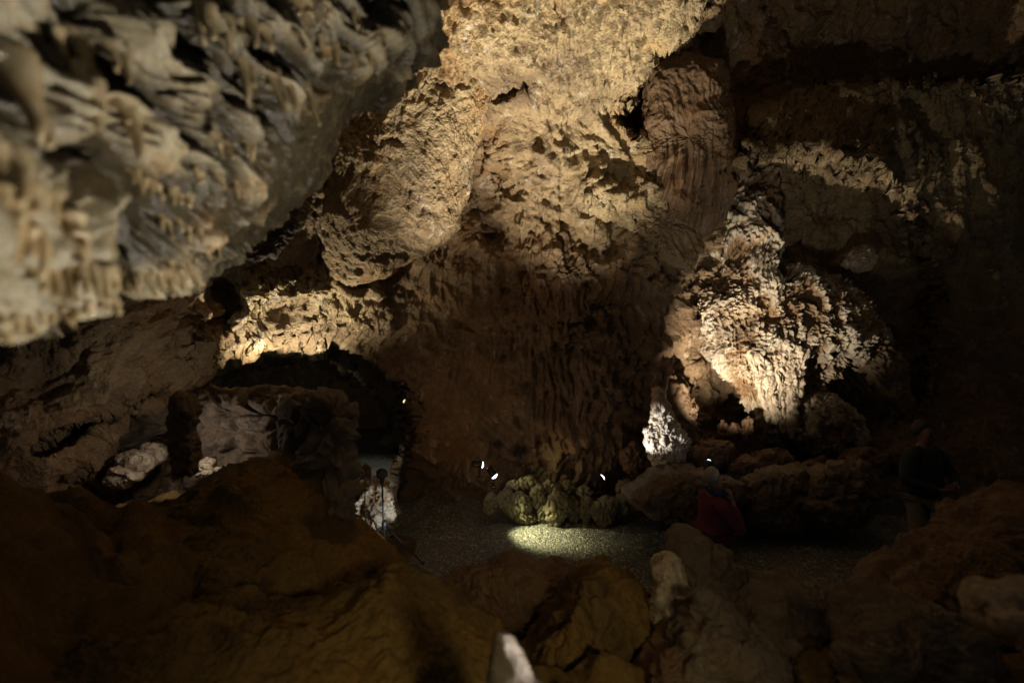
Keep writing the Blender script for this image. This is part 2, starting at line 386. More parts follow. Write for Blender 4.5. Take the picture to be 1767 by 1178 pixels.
def axis(lo, f0, f1, hi, s, g=1.06):
    mid = list(np.arange(f0, f1 + s, s)); a, st = [], s; x = f0
    while x > lo: st *= g; x -= st; a.append(x)
    b, st = [], s; x = mid[-1]
    while x < hi: st *= g; x += st; b.append(x)
    return np.array(a[::-1] + mid + b)
ua = axis(-700, -30, 1800, 2500, 2.0); va = axis(-700, -30, 900, 1250, 2.0)
V_, U_ = np.meshgrid(va, ua, indexing='ij')
Yw = rbf(CT, U_, V_)
# jitter the outlines of the openings so they read as broken rock
uv3 = np.stack([U_.ravel() / 60, V_.ravel() / 60, np.zeros(U_.size)], 1)
jit = (fbm(uv3, 5, 77, .6) * 26).reshape(U_.shape)
jit2 = (fbm(uv3 * 2.2, 4, 79, .6) * 10).reshape(U_.shape)
TUN = [(338,640),(352,610),(400,592),(470,566),(560,572),(610,600),(660,625),(700,655),(722,690),(724,740),(705,800),(690,850),(640,1000),(560,1000),(420,850),(350,700)]
t_in = sdf(TUN, U_, V_) + jit * .35 + jit2 * .5
Yw += sstep(-2, 22, t_in) * 1.3 + sstep(8, 60, t_in) * 7.0
# far end of the ceiling sheet: a ragged lip, with the chamber going on behind it
LIP = [(1240,-700),(1225,-20),(1180,52),(1150,70),(1108,96),(1100,140),(1085,200),(1120,260),(1120,420),(1230,420),(1275,280),(1300,200),(1500,150),(2500,60),(2500,-700)]
l_in = sdf(LIP, U_, V_) + jit2 * 1.2
Yw += sstep(-4, 16, l_in) * .9 * (1 - .7 * sstep(120, 420, l_in)) * sstep(420, 200, V_)
# recess with the bright flowstone
REC = [(1262,292),(1340,275),(1440,285),(1530,308),(1560,350),(1610,420),(1620,520),(1600,680),(1480,800),(1250,800),(1190,700),(1190,560),(1225,440)]
r_in = sdf(REC, U_, V_) + jit2 + jit * .4
Yw += sstep(-6, 30, r_in) * .4 + sstep(0, 120, r_in) * .25 - 1.5 * np.exp(-((r_in + 18) / np.where(r_in > -18, 20, 70)) ** 2) * sstep(1200, 1290, U_) * sstep(1600, 1500, U_) * sstep(620, 430, V_)
# cracks and ledges
def line(u0, v0, u1, v1):
    e = np.array([u1 - u0, v1 - v0], float); t = np.clip(((U_ - u0) * e[0] + (V_ - v0) * e[1]) / (e @ e), 0, 1)
    return np.hypot(U_ - u0 - t * e[0], V_ - v0 - t * e[1])
for L_, w_, a_ in [((1020,370,1075,392), 9, .35), ((1075,392,1100,415), 9, .35), ((1100,415,1082,470), 9, .3), ((815,270,850,400), 34, .3), ((860,170,905,150), 6, .2), ((850,215,870,330), 14, .12),
                   ((230,760,330,700), 22, .5), ((120,840,230,770), 18, .4), ((215,700,290,670), 8, .3), ((70,780,215,700), 8, .3), ((1560,340,1640,420), 12, .4), ((395,480,380,560), 16, .45)]:
    Yw += a_ * np.exp(-((line(*L_) + jit2 * .5) / w_) ** 2)
for L_, w_, a_ in [((1035,345,1160,350), 22, .3), ((430,500,640,500), 26, .35), ((350,600,430,540), 20, .3), ((985,470,1180,520), 40, .25), ((900,520,960,580), 30, .2)]:
    Yw -= a_ * np.exp(-((line(*L_) + jit2) / w_) ** 2)
P = np.stack([((U_ - CU) / F * Yw).ravel(), Yw.ravel(), (CH - (V_ - CV) / F * Yw).ravel()], 1)
qf = grid_faces(len(ua), len(va))
nrm = vnormals(P, qf)
if (nrm * (P - np.array([0, 0, 3.]))).sum() > 0: nrm = -nrm; qf = qf[:, ::-1]
uf, vf = U_.ravel(), V_.ravel()
def gb(u, v, ru, rv): return np.exp(-(((uf - u) / ru) ** 2 + ((vf - v) / rv) ** 2))
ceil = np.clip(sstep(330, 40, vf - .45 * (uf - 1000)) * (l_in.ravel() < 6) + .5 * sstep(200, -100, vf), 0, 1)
popm = np.clip(.10 + gb(1100, 540, 130, 80) + gb(1390, 560, 130, 160) + gb(1280, 380, 60, 120) + .5 * ceil + .6 * gb(560, 560, 120, 60), 0, 1.2) * (.45 + sstep(-.15, .35, fbm(P * 1.1, 3, 91)))
flowm = np.clip(.25 + gb(900, 620, 140, 240) + 1.2 * gb(950, 430, 60, 120) + gb(1010, 700, 100, 160) + .8 * gb(1550, 250, 160, 80), 0, 1.3)
st = dict(seed=3, big=.30, ridge=.085, cell=.05, flow=.075, flowmask=flowm, fine=.045, pop=.055, popmask=popm, rm=1 - .6 * ceil, drip=.12, dripmask=np.clip(ceil + .35 * gb(1450, 120, 300, 120), 0, 1), k=1.0)
n, d = relief(P, st)
P = P + nrm * n[:, None]; P[:, 2] -= d
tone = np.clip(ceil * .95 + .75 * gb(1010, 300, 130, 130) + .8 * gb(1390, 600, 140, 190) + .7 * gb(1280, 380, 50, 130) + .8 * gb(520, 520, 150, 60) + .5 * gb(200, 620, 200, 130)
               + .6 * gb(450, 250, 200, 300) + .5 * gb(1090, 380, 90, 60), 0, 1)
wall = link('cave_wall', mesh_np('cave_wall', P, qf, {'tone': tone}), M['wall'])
tag(wall, 'ochre and brown limestone wall and roof of the cave chamber', None, None, 'structure')

# ------------------------------------------------------------------ floor of the cave
def ground_z(x, y):
    f = sstep(5.6, 1.2, y) * 1.55
    left = sstep(-1.1, -2.6, x) * sstep(7.4, 5.4, y) * .9
    right = sstep(3.8, 5.8, x) * sstep(6.0, 4.6, y) * .5
    return f + left + right
gx = np.linspace(-9, 9, 460); gy = np.linspace(-2, 12, 420)
GX, GY = np.meshgrid(gx, gy)
P = np.stack([GX.ravel(), GY.ravel(), np.zeros(GX.size)], 1)
z = ground_z(P[:, 0], P[:, 1]); P[:, 2] = z - .03 - .06 * (z < .02)
nz, _ = relief(P, dict(seed=8, big=.25, ridge=.08, cell=.05, fine=.03, k=1.3))
P[:, 2] += (nz + .02) * np.clip(z * 3, 0, 1)
g = link('cave_ground', mesh_np('cave_ground', P, grid_faces(460, 420)), M['mud']); tag(g, None, None, None, 'structure')
# gravel path
gm = bpy.data.materials.new('gravel'); gm.use_nodes = True; nt = gm.node_tree; b = nt.nodes['Principled BSDF']
co = N(nt, 'ShaderNodeTexCoord').outputs['Object']
vo = N(nt, 'ShaderNodeTexVoronoi', Scale=38); nt.links.new(co, vo.inputs['Vector'])
no = N(nt, 'ShaderNodeTexNoise', Scale=2.2, Detail=9, Roughness=.7); nt.links.new(co, no.inputs['Vector'])
cc = ramp(nt, vo.outputs['Color'], [(0, (.06, .056, .05)), (.6, (.16, .15, .13)), (.93, (.45, .43, .38))])
cc = mix(nt, ramp(nt, no.outputs['Fac'], [(.35, (.55, .55, .55)), (.65, (0, 0, 0))]), cc, (.09, .08, .065))
nt.links.new(cc, b.inputs['Base Color']); b.inputs['Roughness'].default_value = .6
bp = N(nt, 'ShaderNodeBump', Strength=1, Distance=.02); nt.links.new(math_(nt, 'SUBTRACT', 1, vo.outputs['Distance']), bp.inputs['Height']); nt.links.new(bp.outputs[0], b.inputs['Normal'])
gx = np.linspace(-7, 9, 900); gy = np.concatenate([np.linspace(3.5, 9.5, 620), np.linspace(9.52, 24, 160)])
GX, GY = np.meshgrid(gx, gy); P = np.stack([GX.ravel(), GY.ravel(), np.zeros(GX.size)], 1)
f1, _, r = worley(P * 22, 5)
P[:, 2] = .05 * fbm(P * .6, 3, 4) + .016 * np.clip(1 - f1 * 1.4, 0, 1) * (.4 + r) + .008 * fbm(P * 9, 2, 6)
g = link('gravel_path', mesh_np('gravel_path', P, grid_faces(900, 780)), gm); tag(g, None, None, None, 'structure')

# ------------------------------------------------------------------ the near overhang, top left
def near_hook(P, u, v):
    a = R(35); s = (P[:, 0] * math.cos(a) - P[:, 2] * math.sin(a)); t = (P[:, 0] * math.sin(a) + P[:, 2] * math.cos(a))
    wq = .12 * perlin(P * 4, 66)
    Q = np.stack([s * 2.6, P[:, 1] * 4, (t + wq) * 9], 1)
    f1, f2, _ = worley(np.stack([s * 7, P[:, 1] * 6, (t + wq) * 15], 1), 67)
    w = np.exp(-np.maximum(0, ((u + .55 * v - 690) / 110) * -1) ** 2) * sstep(60, 170, v)
    return (.11 * fbm(Q, 3, 61, .5) + .035 * ridged(np.stack([s * 6, P[:, 1] * 5, (t + wq) * 22], 1), 3, 64) + .05 * np.clip(1 - f1 * 1.3, 0, 1) - .02) * (1 - .88 * np.clip(w, 0, 1))
OV = [(-420,-360),(790,-360),(745,0),(738,40),(716,92),(678,126),(640,146),(606,164),(574,200),(550,245),(530,290),(490,330),(440,366),(400,396),(356,424),(300,458),(245,478),(200,462),(100,482),(0,515),(-420,590)]
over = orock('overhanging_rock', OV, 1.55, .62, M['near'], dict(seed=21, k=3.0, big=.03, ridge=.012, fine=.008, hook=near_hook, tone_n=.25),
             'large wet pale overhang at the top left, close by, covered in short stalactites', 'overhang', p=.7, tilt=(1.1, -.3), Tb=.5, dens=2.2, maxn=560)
bpy.context.view_layer.update()
def surf(u, v):
    o = Vector((0, 0, CH)); d = at(u, v, 1) - o
    ok, loc, nn, _ = over.ray_cast(over.matrix_world.inverted() @ o, d.normalized())
    return (loc + over.location, nn) if ok else (None, None)
def stub(bm, p, n, L, r, dirv, rnd):
    d = Vector(dirv).normalized(); seg = 10; rings = []
    ax = d.orthogonal().normalized(); ay = d.cross(ax); off = Vector()
    prof = [(-.35, 1.5), (-.1, 1.25), (.12, 1.0), (.35, .82), (.6, .66), (.8, .55), (.93, .42), (1.0, .16)]
    for t, k in prof:
        off += Vector((rnd.uniform(-1, 1), rnd.uniform(-1, 1), 0)) * r * .3
        rr = r * k * rnd.uniform(.78, 1.2)
        rings.append([bm.verts.new(p + off + d * (L * t) + (ax * math.cos(2 * math.pi * j / seg) + ay * math.sin(2 * math.pi * j / seg)) * rr * rnd.uniform(.82, 1.18)) for j in range(seg)])
    for a_, b_ in zip(rings, rings[1:]):
        for j in range(seg): bm.faces.new((a_[j], a_[(j + 1) % seg], b_[(j + 1) % seg], b_[j]))
    bm.faces.new(rings[0][::-1]); bm.faces.new(rings[-1])
rnd = random.Random(5)
spots_ = []
def row(u0, v0, u1, v1, n, L, r, j=6):
    for k in range(n):
        t = (k + .5) / n; spots_.append((u0 + (u1 - u0) * t + rnd.uniform(-j, j), v0 + (v1 - v0) * t + rnd.uniform(-j, j), L * rnd.uniform(.6, 1.3), r * rnd.uniform(.8, 1.25)))
row(400, 100, 540, 170, 6, .11, .014); row(360, 240, 450, 255, 7, .05, .010); row(210, 290, 330, 340, 8, .05, .009); row(270, 370, 345, 400, 5, .055, .009)
row(330, 290, 420, 320, 7, .04, .009); row(60, 470, 340, 470, 15, .055, .010); row(0, 565, 210, 520, 10, .03, .008); row(330, 20, 470, 60, 6, .08, .016)
row(0, 120, 60, 150, 3, .10, .018, 12); row(90, 60, 220, 110, 5, .07, .016, 12); row(120, 120, 240, 200, 5, .09, .014, 12); row(0, 250, 140, 420, 9, .08, .013, 14)
row(470, 10, 700, 60, 12, .05, .014, 18); row(500, 60, 660, 110, 8, .06, .012, 10); row(230, 480, 390, 430, 8, .035, .008); row(0, 330, 90, 440, 6, .06, .012, 12)
for k, (u, v, L, r) in enumerate(spots_[:100] if len(spots_) > 100 else spots_):
    p, nn = surf(u, v)
    if p is None: continue
    bm = bmesh.new(); stub(bm, Vector((0, 0, 0)), nn, L, r, (.32 + rnd.uniform(-.15, .15), -.12, -.92), rnd)
    o = bm_obj('stalactite', bm, M['drip'], over); o.location = p - over.location
    sm = o.modifiers.new('s', 'SUBSURF'); sm.levels = sm.render_levels = 2
extra = spots_[100:]
if extra:
    bm = bmesh.new()
    for (u, v, L, r) in extra:
        p, nn = surf(u, v)
        if p is not None: stub(bm, p - over.location, nn, L, r, (.32 + rnd.uniform(-.15, .15), -.12, -.92), rnd)
    o = bm_obj('stalactite_fringe', bm, M['drip'], over); tag(o, None, None, None, 'stuff')
    sm = o.modifiers.new('s', 'SUBSURF'); sm.levels = sm.render_levels = 1

# ------------------------------------------------------------------ large formations
ST = lambda seed, k=1.5, **kw: dict(dict(seed=seed, k=k, big=.10, ridge=.05, cell=.03, fine=.02), **kw)
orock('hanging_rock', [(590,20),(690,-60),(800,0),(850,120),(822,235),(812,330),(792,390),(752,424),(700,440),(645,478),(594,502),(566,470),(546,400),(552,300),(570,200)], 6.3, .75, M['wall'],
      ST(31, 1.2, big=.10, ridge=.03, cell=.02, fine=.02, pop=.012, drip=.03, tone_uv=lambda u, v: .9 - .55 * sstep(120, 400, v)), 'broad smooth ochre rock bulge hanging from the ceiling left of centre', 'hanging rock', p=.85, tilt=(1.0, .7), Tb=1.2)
orock('hanging_rock', [(456,400),(470,362),(500,340),(525,345),(530,372),(500,408),(470,440),(420,445),(405,425)], 4.6, .2, M['greyrock'], ST(32, 2.2), 'small grey knobbly rock just under the near overhang', 'hanging rock')
def pipes(a, f):
    def h(P, u, v):
        w = sstep(225, 290, v)
        x = P[:, 0] + .05 * perlin(P * 2, 5)
        r1 = 1 - np.abs(perlin(np.stack([x * f, P[:, 1] * 2, P[:, 2] * .35], 1), 71)) * 3.2
        r2 = 1 - np.abs(perlin(np.stack([x * f * 2.1, P[:, 1] * 3, P[:, 2] * .6], 1), 72)) * 3
        return a * (r1 + .4 * r2) * w
    return h
orock('flowstone_curtain', [(1118,110),(1180,80),(1240,100),(1268,180),(1270,290),(1264,330),(1245,372),(1215,402),(1180,395),(1150,372),(1130,330),(1112,290),(1108,200)], 7.6, .55, M['flow'],
      ST(33, 1.6, big=.10, ridge=.03, cell=.02, hook=pipes(.10, 9.0)), 'brown flowstone curtain with vertical organ-pipe folds high on the wall', 'flowstone', p=.55, tilt=(0, 1.5), Tb=.9)
orock('rock_ledge', [(1030,362),(1060,338),(1120,330),(1170,340),(1205,385),(1215,430),(1190,470),(1150,450),(1110,410),(1060,392)], 7.5, .2, M['bulge'], ST(34, 1.6, pop=.03), 'pale ledge under the flowstone curtain', 'ledge', Tb=.7)
orock('drapery', [(905,430),(930,385),(975,395),(1012,440),(1018,500),(1000,545),(962,590),(935,560),(912,500)], 7.4, .14, M['flow'], ST(35, 1.5, flow=.05, big=.06), 'smooth brown drape tapering to a point in the middle of the wall', 'drapery', Tb=.6, p=.7)
CASC = [(1262,290),(1330,285),(1348,330),(1325,410),(1350,455),(1420,472),(1480,500),(1530,580),(1528,640),(1470,622),(1425,650),(1402,700),(1398,768),(1362,778),(1322,772),(1305,720),(1270,680),(1238,625),(1196,560),(1188,500),(1225,450),(1240,370)]
orock('flowstone_cascade', CASC, 8.9, .6, M['crust'], ST(36, 1.5, tone_n=.35, big=.16, ridge=.085, cell=.03, flow=.04, pop=.065, fine=.02, drip=.02),
      'brightly lit knobbly flowstone cascade ending in thin columns, right of centre', 'flowstone', p=.8, Tb=.8, dens=1.7)
for k, (u0, v0, u1, v1, r) in enumerate([(1300,600,1322,710,9), (1322,620,1340,735,8), (1345,610,1352,750,8), (1366,600,1366,758,10), (1385,600,1382,690,7)]):
    orock('flowstone_column', [(u0-r*1.6,v0),(u0+r*1.6,v0),(u1+r,v1-20),(u1,v1+6),(u1-r,v1-20)], 8.35, .12, M['pale'], ST(200+k, 3, big=.03, ridge=.03, pop=.015),
          ['leftmost and shortest-reaching thin column under the bright cascade', 'second thin column from the left under the bright cascade', 'middle thin column under the bright cascade', 'fourth thin column, the longest, under the bright cascade', 'rightmost thin column under the bright cascade'][k], 'column', 'columns under the flowstone cascade')
orock('flowstone_mound', [(1372,700),(1400,678),(1450,690),(1490,720),(1500,760),(1460,785),(1400,785),(1368,760)], 8.7, .4, M['crust'], ST(37, 1.8, pop=.05, tone_n=.5), 'pale rounded flowstone mound at the foot of the bright cascade', 'flowstone')
orock('flowstone_ridge', [(1395,488),(1440,486),(1500,530),(1540,600),(1580,690),(1560,720),(1520,670),(1470,610),(1420,560)], 8.8, .3, M['bulge'], ST(38, 1.6, flow=.04, pop=.08, big=.1), 'brown ridge of flowstone sloping down to the right of the bright cascade', 'flowstone')
orock('rock_shelf', [(1440,455),(1465,430),(1500,425),(1515,445),(1500,462),(1460,466)], 9.3, .45, M['pale'], ST(39, 2), 'small rounded rock shelf sticking out above the sloping ridge', 'rock')

# left side: block, slab, rubble
orock('rock_block', [(322,692),(380,686),(470,694),(556,684),(574,680),(592,712),(600,790),(602,880),(598,912),(560,930),(430,900),(340,850),(325,800)], 5.1, .5, M['greyrock'],
      ST(41, 2.0, big=.07, ridge=.06, cell=.10, fine=.03), 'big square brown rock block left of the path, its top edge lit', 'rock block', p=.38, Tb=.35)
orock('stone_slab', [(294,684),(312,680),(331,692),(330,740),(334,790),(330,822),(300,824),(284,800),(290,740)], 3.75, .09, M['bulge'], ST(42, 2.5, big=.03, ridge=.02, cell=.02), 'narrow upright stone slab standing in front of the block', 'slab', p=.5, Tb=.12)
for k, (u, v, ru, rv, Y, lab) in enumerate([(232,800,32,24,4.5,'pale lit angular rock left of the upright slab'), (262,786,22,18,4.7,'small pale rock touching the upright slab'), (205,826,26,17,4.3,'leftmost lit rock of the rubble left of the upright slab'),
      (492,688,16,11,4.9,'left of two small stones lying on top of the square block'), (512,690,15,9,4.9,'right of two small stones lying on top of the square block'), (352,806,20,16,4.4,'small pale rock just right of the upright slab'), (380,812,12,9,4.4,'little pale stone between the slab and the brown mound')]):
    orock('rubble_rock', ell(u, v, ru, rv, 9, 50 + k, .22), Y, ru / F * Y * .8, M['pale'] if k != 3 and k != 4 else M['bulge'], ST(50 + k, 4, big=.03, ridge=.02, cell=.02, fine=.008), lab, 'rock', 'loose rocks around the block', p=.6)
orock('rock_ledge', [(-200,730),(60,775),(200,700),(260,668),(345,672),(420,678),(520,680),(560,700),(400,720),(290,730),(200,790),(80,860),(-200,900)], 5.4, .4, M['greyrock'], ST(44, 1.3, cell=.06), 'long broken rock ledge running left behind the upright slab', 'ledge', p=.7)
orock('mud_mound', [(-300,970),(0,925),(150,900),(300,876),(385,838),(430,808),(465,824),(495,885),(530,930),(596,952),(636,978),(664,1010),(668,1045),(640,1120),(560,1250),(-300,1300)], 3.5, .9, M['mud'],
      ST(45, 1.3, big=.12, ridge=.05, cell=.03, fine=.03, pop=.02), 'large dark brown mound filling the lower left, behind the orange mound', 'mound', p=.62, tilt=(.2, -1.8), Tb=1.2)
orock('mud_mound', [(-320,1240),(0,1150),(180,1080),(330,1055),(480,1062),(590,1034),(690,1006),(760,1050),(830,1082),(880,1130),(930,1220),(960,1400),(-320,1450)], 2.1, .55, M['mud'],
      ST(46, 1.9, big=.07, ridge=.03, cell=.01, fine=.022, pop=.012), 'orange-brown mud mound nearest the viewpoint at the bottom left', 'mound', p=.62, tilt=(.2, -1.5), Tb=.5)
orock('stalagmite', [(846,1104),(856,1084),(872,1096),(900,1130),(940,1190),(960,1300),(820,1300),(834,1190),(842,1150)], 1.15, .05, M['greyrock'], ST(47, 5, big=.012, ridge=.008, cell=0, fine=.003), 'blurred white pointed stalagmite at the bottom edge of the view', 'stalagmite')
# white pitted rock beside the path, two knobs on it
orock('pitted_rock', [(604,836),(625,828),(655,832),(672,852),(682,890),(676,925),(650,940),(610,930),(600,900)], 6.95, .35, M['crust'], ST(48, 2.6, big=.07, ridge=.07, pop=.05, cell=.05, tone_n=.6), 'white pitted rock beside the path behind the tripod', 'rock')
for k, (u, v) in enumerate([(615, 820), (632, 816)]):
    orock('small_stalagmite', ell(u, v, 9, 18, 9, 60 + k, .1), 6.9, .06, M['brown'], ST(60 + k, 4, big=.015, ridge=.01, cell=0, fine=.004), ['left of two short brown knobs standing on the white pitted rock', 'right of two short brown knobs standing on the white pitted rock'][k], 'stalagmite', 'knobs on the pitted rock')
# tunnel rocks
for k, (u, v, ru, rv, Y, lab) in enumerate([(697,745,22,26,11.6,'pale green rock deep in the tunnel under the far spotlight'), (715,772,24,20,10.8,'rock in the tunnel below the pale green rock'), (740,800,46,36,9.6,'dark rock where the path turns into the tunnel'), (672,760,16,12,12,'small rock on the left of the tunnel rock pile')]):
    orock('tunnel_rock', ell(u, v, ru, rv, 10, 70 + k, .2), Y, ru / F * Y * .8, M['greyrock'], ST(70 + k, 2.5, big=.06, ridge=.04), lab, 'rock', 'rocks in the tunnel')
# stone edging
edge = [(848,868,13,17),(872,862,13,20),(898,872,22,22),(905,894,20,9),(928,858,12,24),(938,888,12,14),(960,878,23,30),(990,880,11,24),(1012,880,13,20),(1042,882,25,24),(1072,872,16,18),(888,840,13,10),(912,834,14,11),(950,840,15,12),(980,844,14,12),(1008,850,14,10)]
elab = ['leftmost small stone of the lit stone edging', 'second stone from the left in the lit edging', 'broad stone with a slanting face in the left part of the edging', 'flat low stone lying at the foot of the broad edging stone', 'upright stone right of the broad slanting edging stone', 'small stone at the foot of the largest edging boulder, on its left', 'largest boulder of the stone edging beside the path',
        'narrow upright stone touching the largest edging boulder on its right', 'middle-sized stone between the narrow upright stone and the wide dark boulder', 'wide dark boulder near the right end of the edging', 'last stone of the edging on the right', 'small stone on top of the edging nearest the gravel spotlight', 'second stone from the left in the upper row of the edging', 'stone of the upper row directly above the largest edging boulder', 'stone of the upper row above the narrow upright stone', 'last stone on the right in the upper row of the edging']
for k, (u, v, ru, rv) in enumerate(edge):
    Yb = 2355 / max(v + rv - 589, 270)
    orock('edging_stone', ell(u, v, ru * 1.12, rv * 1.1, 8, 80 + k, .24), min(Yb, 7.5) + .03 + (.1 if v < 852 else 0), ru / F * 8 * .7, M['moss'], ST(80 + k, 5, big=.022, ridge=.012, cell=.03, fine=.006), elab[k], 'stone', 'stones edging the gravel path', p=.65)
orock('pebble', ell(980, 906, 5, 4, 8, 99), 7.35, .05, M['moss'], ST(99, 6, big=.005, ridge=.004, cell=0, fine=.002), 'tiny stone on the gravel in front of the largest edging boulder', 'stone')
# stalagmite group, right of centre
orock('stalagmite', [(1122,800),(1114,770),(1124,745),(1127,705),(1125,676),(1136,664),(1150,684),(1162,712),(1174,738),(1190,760),(1184,795),(1150,810)], 7.7, .2, M['pale'], ST(100, 3.2, big=.03, ridge=.025, pop=.015, flow=.015), 'white spotlit stalagmite with a ragged pointed top', 'stalagmite', dens=1.6)
orock('stalagmite', [(1116,775),(1114,742),(1122,732),(1132,742),(1130,778)], 7.6, .09, M['pale'], ST(101, 4, big=.02, ridge=.02), 'short stump leaning against the left foot of the white stalagmite', 'stalagmite')
orock('rock_pillar', [(1150,640),(1180,650),(1200,700),(1204,770),(1180,800),(1160,770),(1150,700)], 8.3, .3, M['flow'], ST(102, 2.2, big=.06, ridge=.06, drip=.05), 'rough brown pillar just right of the white stalagmite', 'pillar')

# boulders on the right
bl = [(1188,858,106,46,7.0,'wide flat brown boulder behind the person in red','greyrock'), (1350,862,70,58,7.1,'big boulder right of the flat boulder, under the cascade','greyrock'), (1450,856,72,56,6.9,'big boulder at the left elbow of the dark figure','greyrock'),
      (1084,846,20,20,7.7,'small stone left of the flat brown boulder','brown'), (1230,790,44,30,8.0,'brown boulder right of the white stalagmite','brown'), (1340,800,38,26,8.0,'brown boulder below the thin columns','brown'), (1290,818,34,26,7.8,'brown boulder between the stalagmite and the columns','brown'),
      (1420,812,36,22,8.0,'brown boulder below the pale flowstone mound','brown'), (1500,800,38,30,7.8,'dark boulder right of the pale flowstone mound','brown'), (1292,742,12,22,8.2,'upright knob in the row of small stalagmites, nearest the columns','brown'),
      (1265,746,12,16,8.3,'low rounded knob left of the upright knob','brown'), (1246,738,8,14,8.4,'smallest knob at the left of the knob row','brown'), (1466,748,11,20,8.3,'upright knob to the right of the pale flowstone mound','brown'), (1180,822,30,20,7.5,'small boulder at the foot of the white stalagmite','brown'),
      (1390,830,34,24,7.6,'boulder wedged between the two big boulders','brown'), (1092,790,20,26,8.3,'brown rock left of the white stalagmite base','brown'), (1560,790,30,26,7.9,'dark boulder behind the shoulder of the dark figure','brown')]
for k, (u, v, ru, rv, Y, lab, m) in enumerate(bl):
    orock('boulder', ell(u, v, ru, rv, 12, 110 + k, .14), Y, ru / F * Y * .8, M[m], ST(110 + k, 2.2, big=.07, ridge=.04, cell=.03), lab, 'boulder', 'boulders below the right wall', p=.62)

# foreground rocks, right half
fg = [('boulder', [(742,1022),(800,1000),(880,972),(920,985),(1000,992),(1030,1020),(1020,1090),(960,1180),(800,1180),(740,1080)], 3.9, .5, 'brown', 'dark broken rock at the near edge of the path, right of the mud mound'),
 ('boulder', [(960,1060),(1000,1005),(1030,984),(1056,980),(1100,1010),(1128,1040),(1132,1110),(1110,1200),(1040,1260),(940,1240),(905,1150)], 3.0, .5, 'mud', 'orange-topped rock peaking in the middle of the foreground'),
 ('stalagmite', [(1130,1040),(1136,985),(1146,966),(1162,964),(1178,980),(1182,1005),(1206,1050),(1210,1120),(1170,1160),(1130,1110)], 2.75, .22, 'pale', 'rounded knob-headed stalagmite stump in the middle foreground'),
 ('boulder', [(1168,1040),(1172,960),(1180,932),(1194,926),(1212,936),(1222,955),(1256,966),(1284,1005),(1300,1060),(1290,1130),(1230,1200),(1180,1150)], 3.1, .4, 'greyrock', 'tall knobbly rock in front of the person in red'),
 ('boulder', [(1180,1060),(1200,1026),(1235,1020),(1262,1045),(1290,1090),(1370,1120),(1380,1200),(1280,1260),(1180,1240),(1150,1150)], 2.5, .35, 'greyrock', 'dark rock below the tall knobbly rock with a pale patch'),
 ('boulder', [(1270,1060),(1290,1010),(1340,1012),(1400,1006),(1450,1030),(1480,1080),(1470,1160),(1380,1200),(1290,1150)], 2.9, .4, 'greyrock', 'low rounded rock right of the tall knobbly rock'),
 ('boulder', [(1440,1120),(1480,1060),(1540,1042),(1620,1050),(1700,1100),(1740,1200),(1600,1300),(1440,1260)], 2.4, .45, 'greyrock', 'large dark rounded rock at the bottom right'),
 ('boulder', [(1500,1050),(1560,990),(1640,950),(1690,930),(1720,880),(1800,850),(1950,900),(1950,1100),(1700,1180),(1560,1120)], 3.4, .6, 'brown', 'big dark slope of rock at the lower right edge'),
 ('boulder', [(1376,1160),(1400,1142),(1440,1142),(1466,1164),(1470,1220),(1380,1220)], 2.2, .1, 'mud', 'small rounded rock cut by the bottom edge, right of centre'),
 ('boulder', [(1690,1030),(1730,1005),(1800,1000),(1900,1060),(1900,1140),(1790,1120),(1720,1080)], 1.5, .12, 'pale', 'pale blurred rock at the right edge of the view'),
 ('boulder', [(1100,1190),(1130,1120),(1180,1110),(1230,1160),(1240,1300),(1080,1300)], 2.3, .25, 'brown', 'dark rock cut by the bottom edge below the knob-headed stump')]
for k, (nm, poly, Y, T, m, lab) in enumerate(fg):
    orock(nm, poly, Y, T, M[m], ST(140 + k, 2.6, big=.06, ridge=.035, cell=.02, fine=.012), lab, 'stalagmite' if nm == 'stalagmite' else 'boulder', 'rocks in the foreground', p=.7, tilt=(0, -1.2))
orock('calcite_patch', [(1184,1050),(1204,1022),(1232,1020),(1244,1040),(1236,1066),(1204,1072)], 2.27, .05, M['greyrock'], ST(160, 2.5, big=.02, ridge=.008, cell=0.02, fine=.004), 'small pale stone resting on the dark foreground rock', 'stone')

# ------------------------------------------------------------------ tripod and the flash on it
base = at(663, 945, 6.3); base.z = .03
tp = empty('tripod', base, 'black tripod standing on the gravel path beside the white pitted rock', 'tripod')
bm = bmesh.new(); tube(bm, (0, 0, .22), (-.03, 0, 1.02), .016, .012); bm_obj('centre_column', bm, M['black'], tp)
bm = bmesh.new(); lathe(bm, [(.03, .40), (.035, .42), (.035, .47), (.02, .5)], 12); bm_obj('leg_hub', bm, M['black'], tp)
for a in (-20, 115, 215):
    x, y = .62 * math.cos(R(a)), .62 * math.sin(R(a))
    bm = bmesh.new(); tube(bm, (0, 0, .44), (x, y, 0), .011, .009); lathe(bm, [(.018, 0), (.02, .02), (.012, .04)], 10, Matrix.Translation((x, y, -.005)))
    lg = bm_obj('leg', bm, M['black'], tp)
    bm = bmesh.new(); tube(bm, (0, 0, .24), (x * .55, y * .55, .198), .006); bm_obj('brace', bm, M['black'], tp)
bm = bmesh.new(); lathe(bm, [(.02, 1.0), (.026, 1.03), (.026, 1.06), (.04, 1.07), (.04, 1.085)], 14, Matrix.Translation((-.03, 0, 0))); bm_obj('tripod_head', bm, M['black'], tp)
cm = empty('camera_on_tripod', base + Vector((-.03, 0, 1.087)), 'small black camera mounted on top of the tripod', 'camera')
rz = Matrix.Rotation(R(35), 3, 'Z')
bm = bmesh.new(); box(bm, (0, 0, .05), (.14, .08, .095), rz); box(bm, (0, 0, .108), (.05, .06, .03), rz); bm_obj('camera_body', bm, M['black'], cm, False)
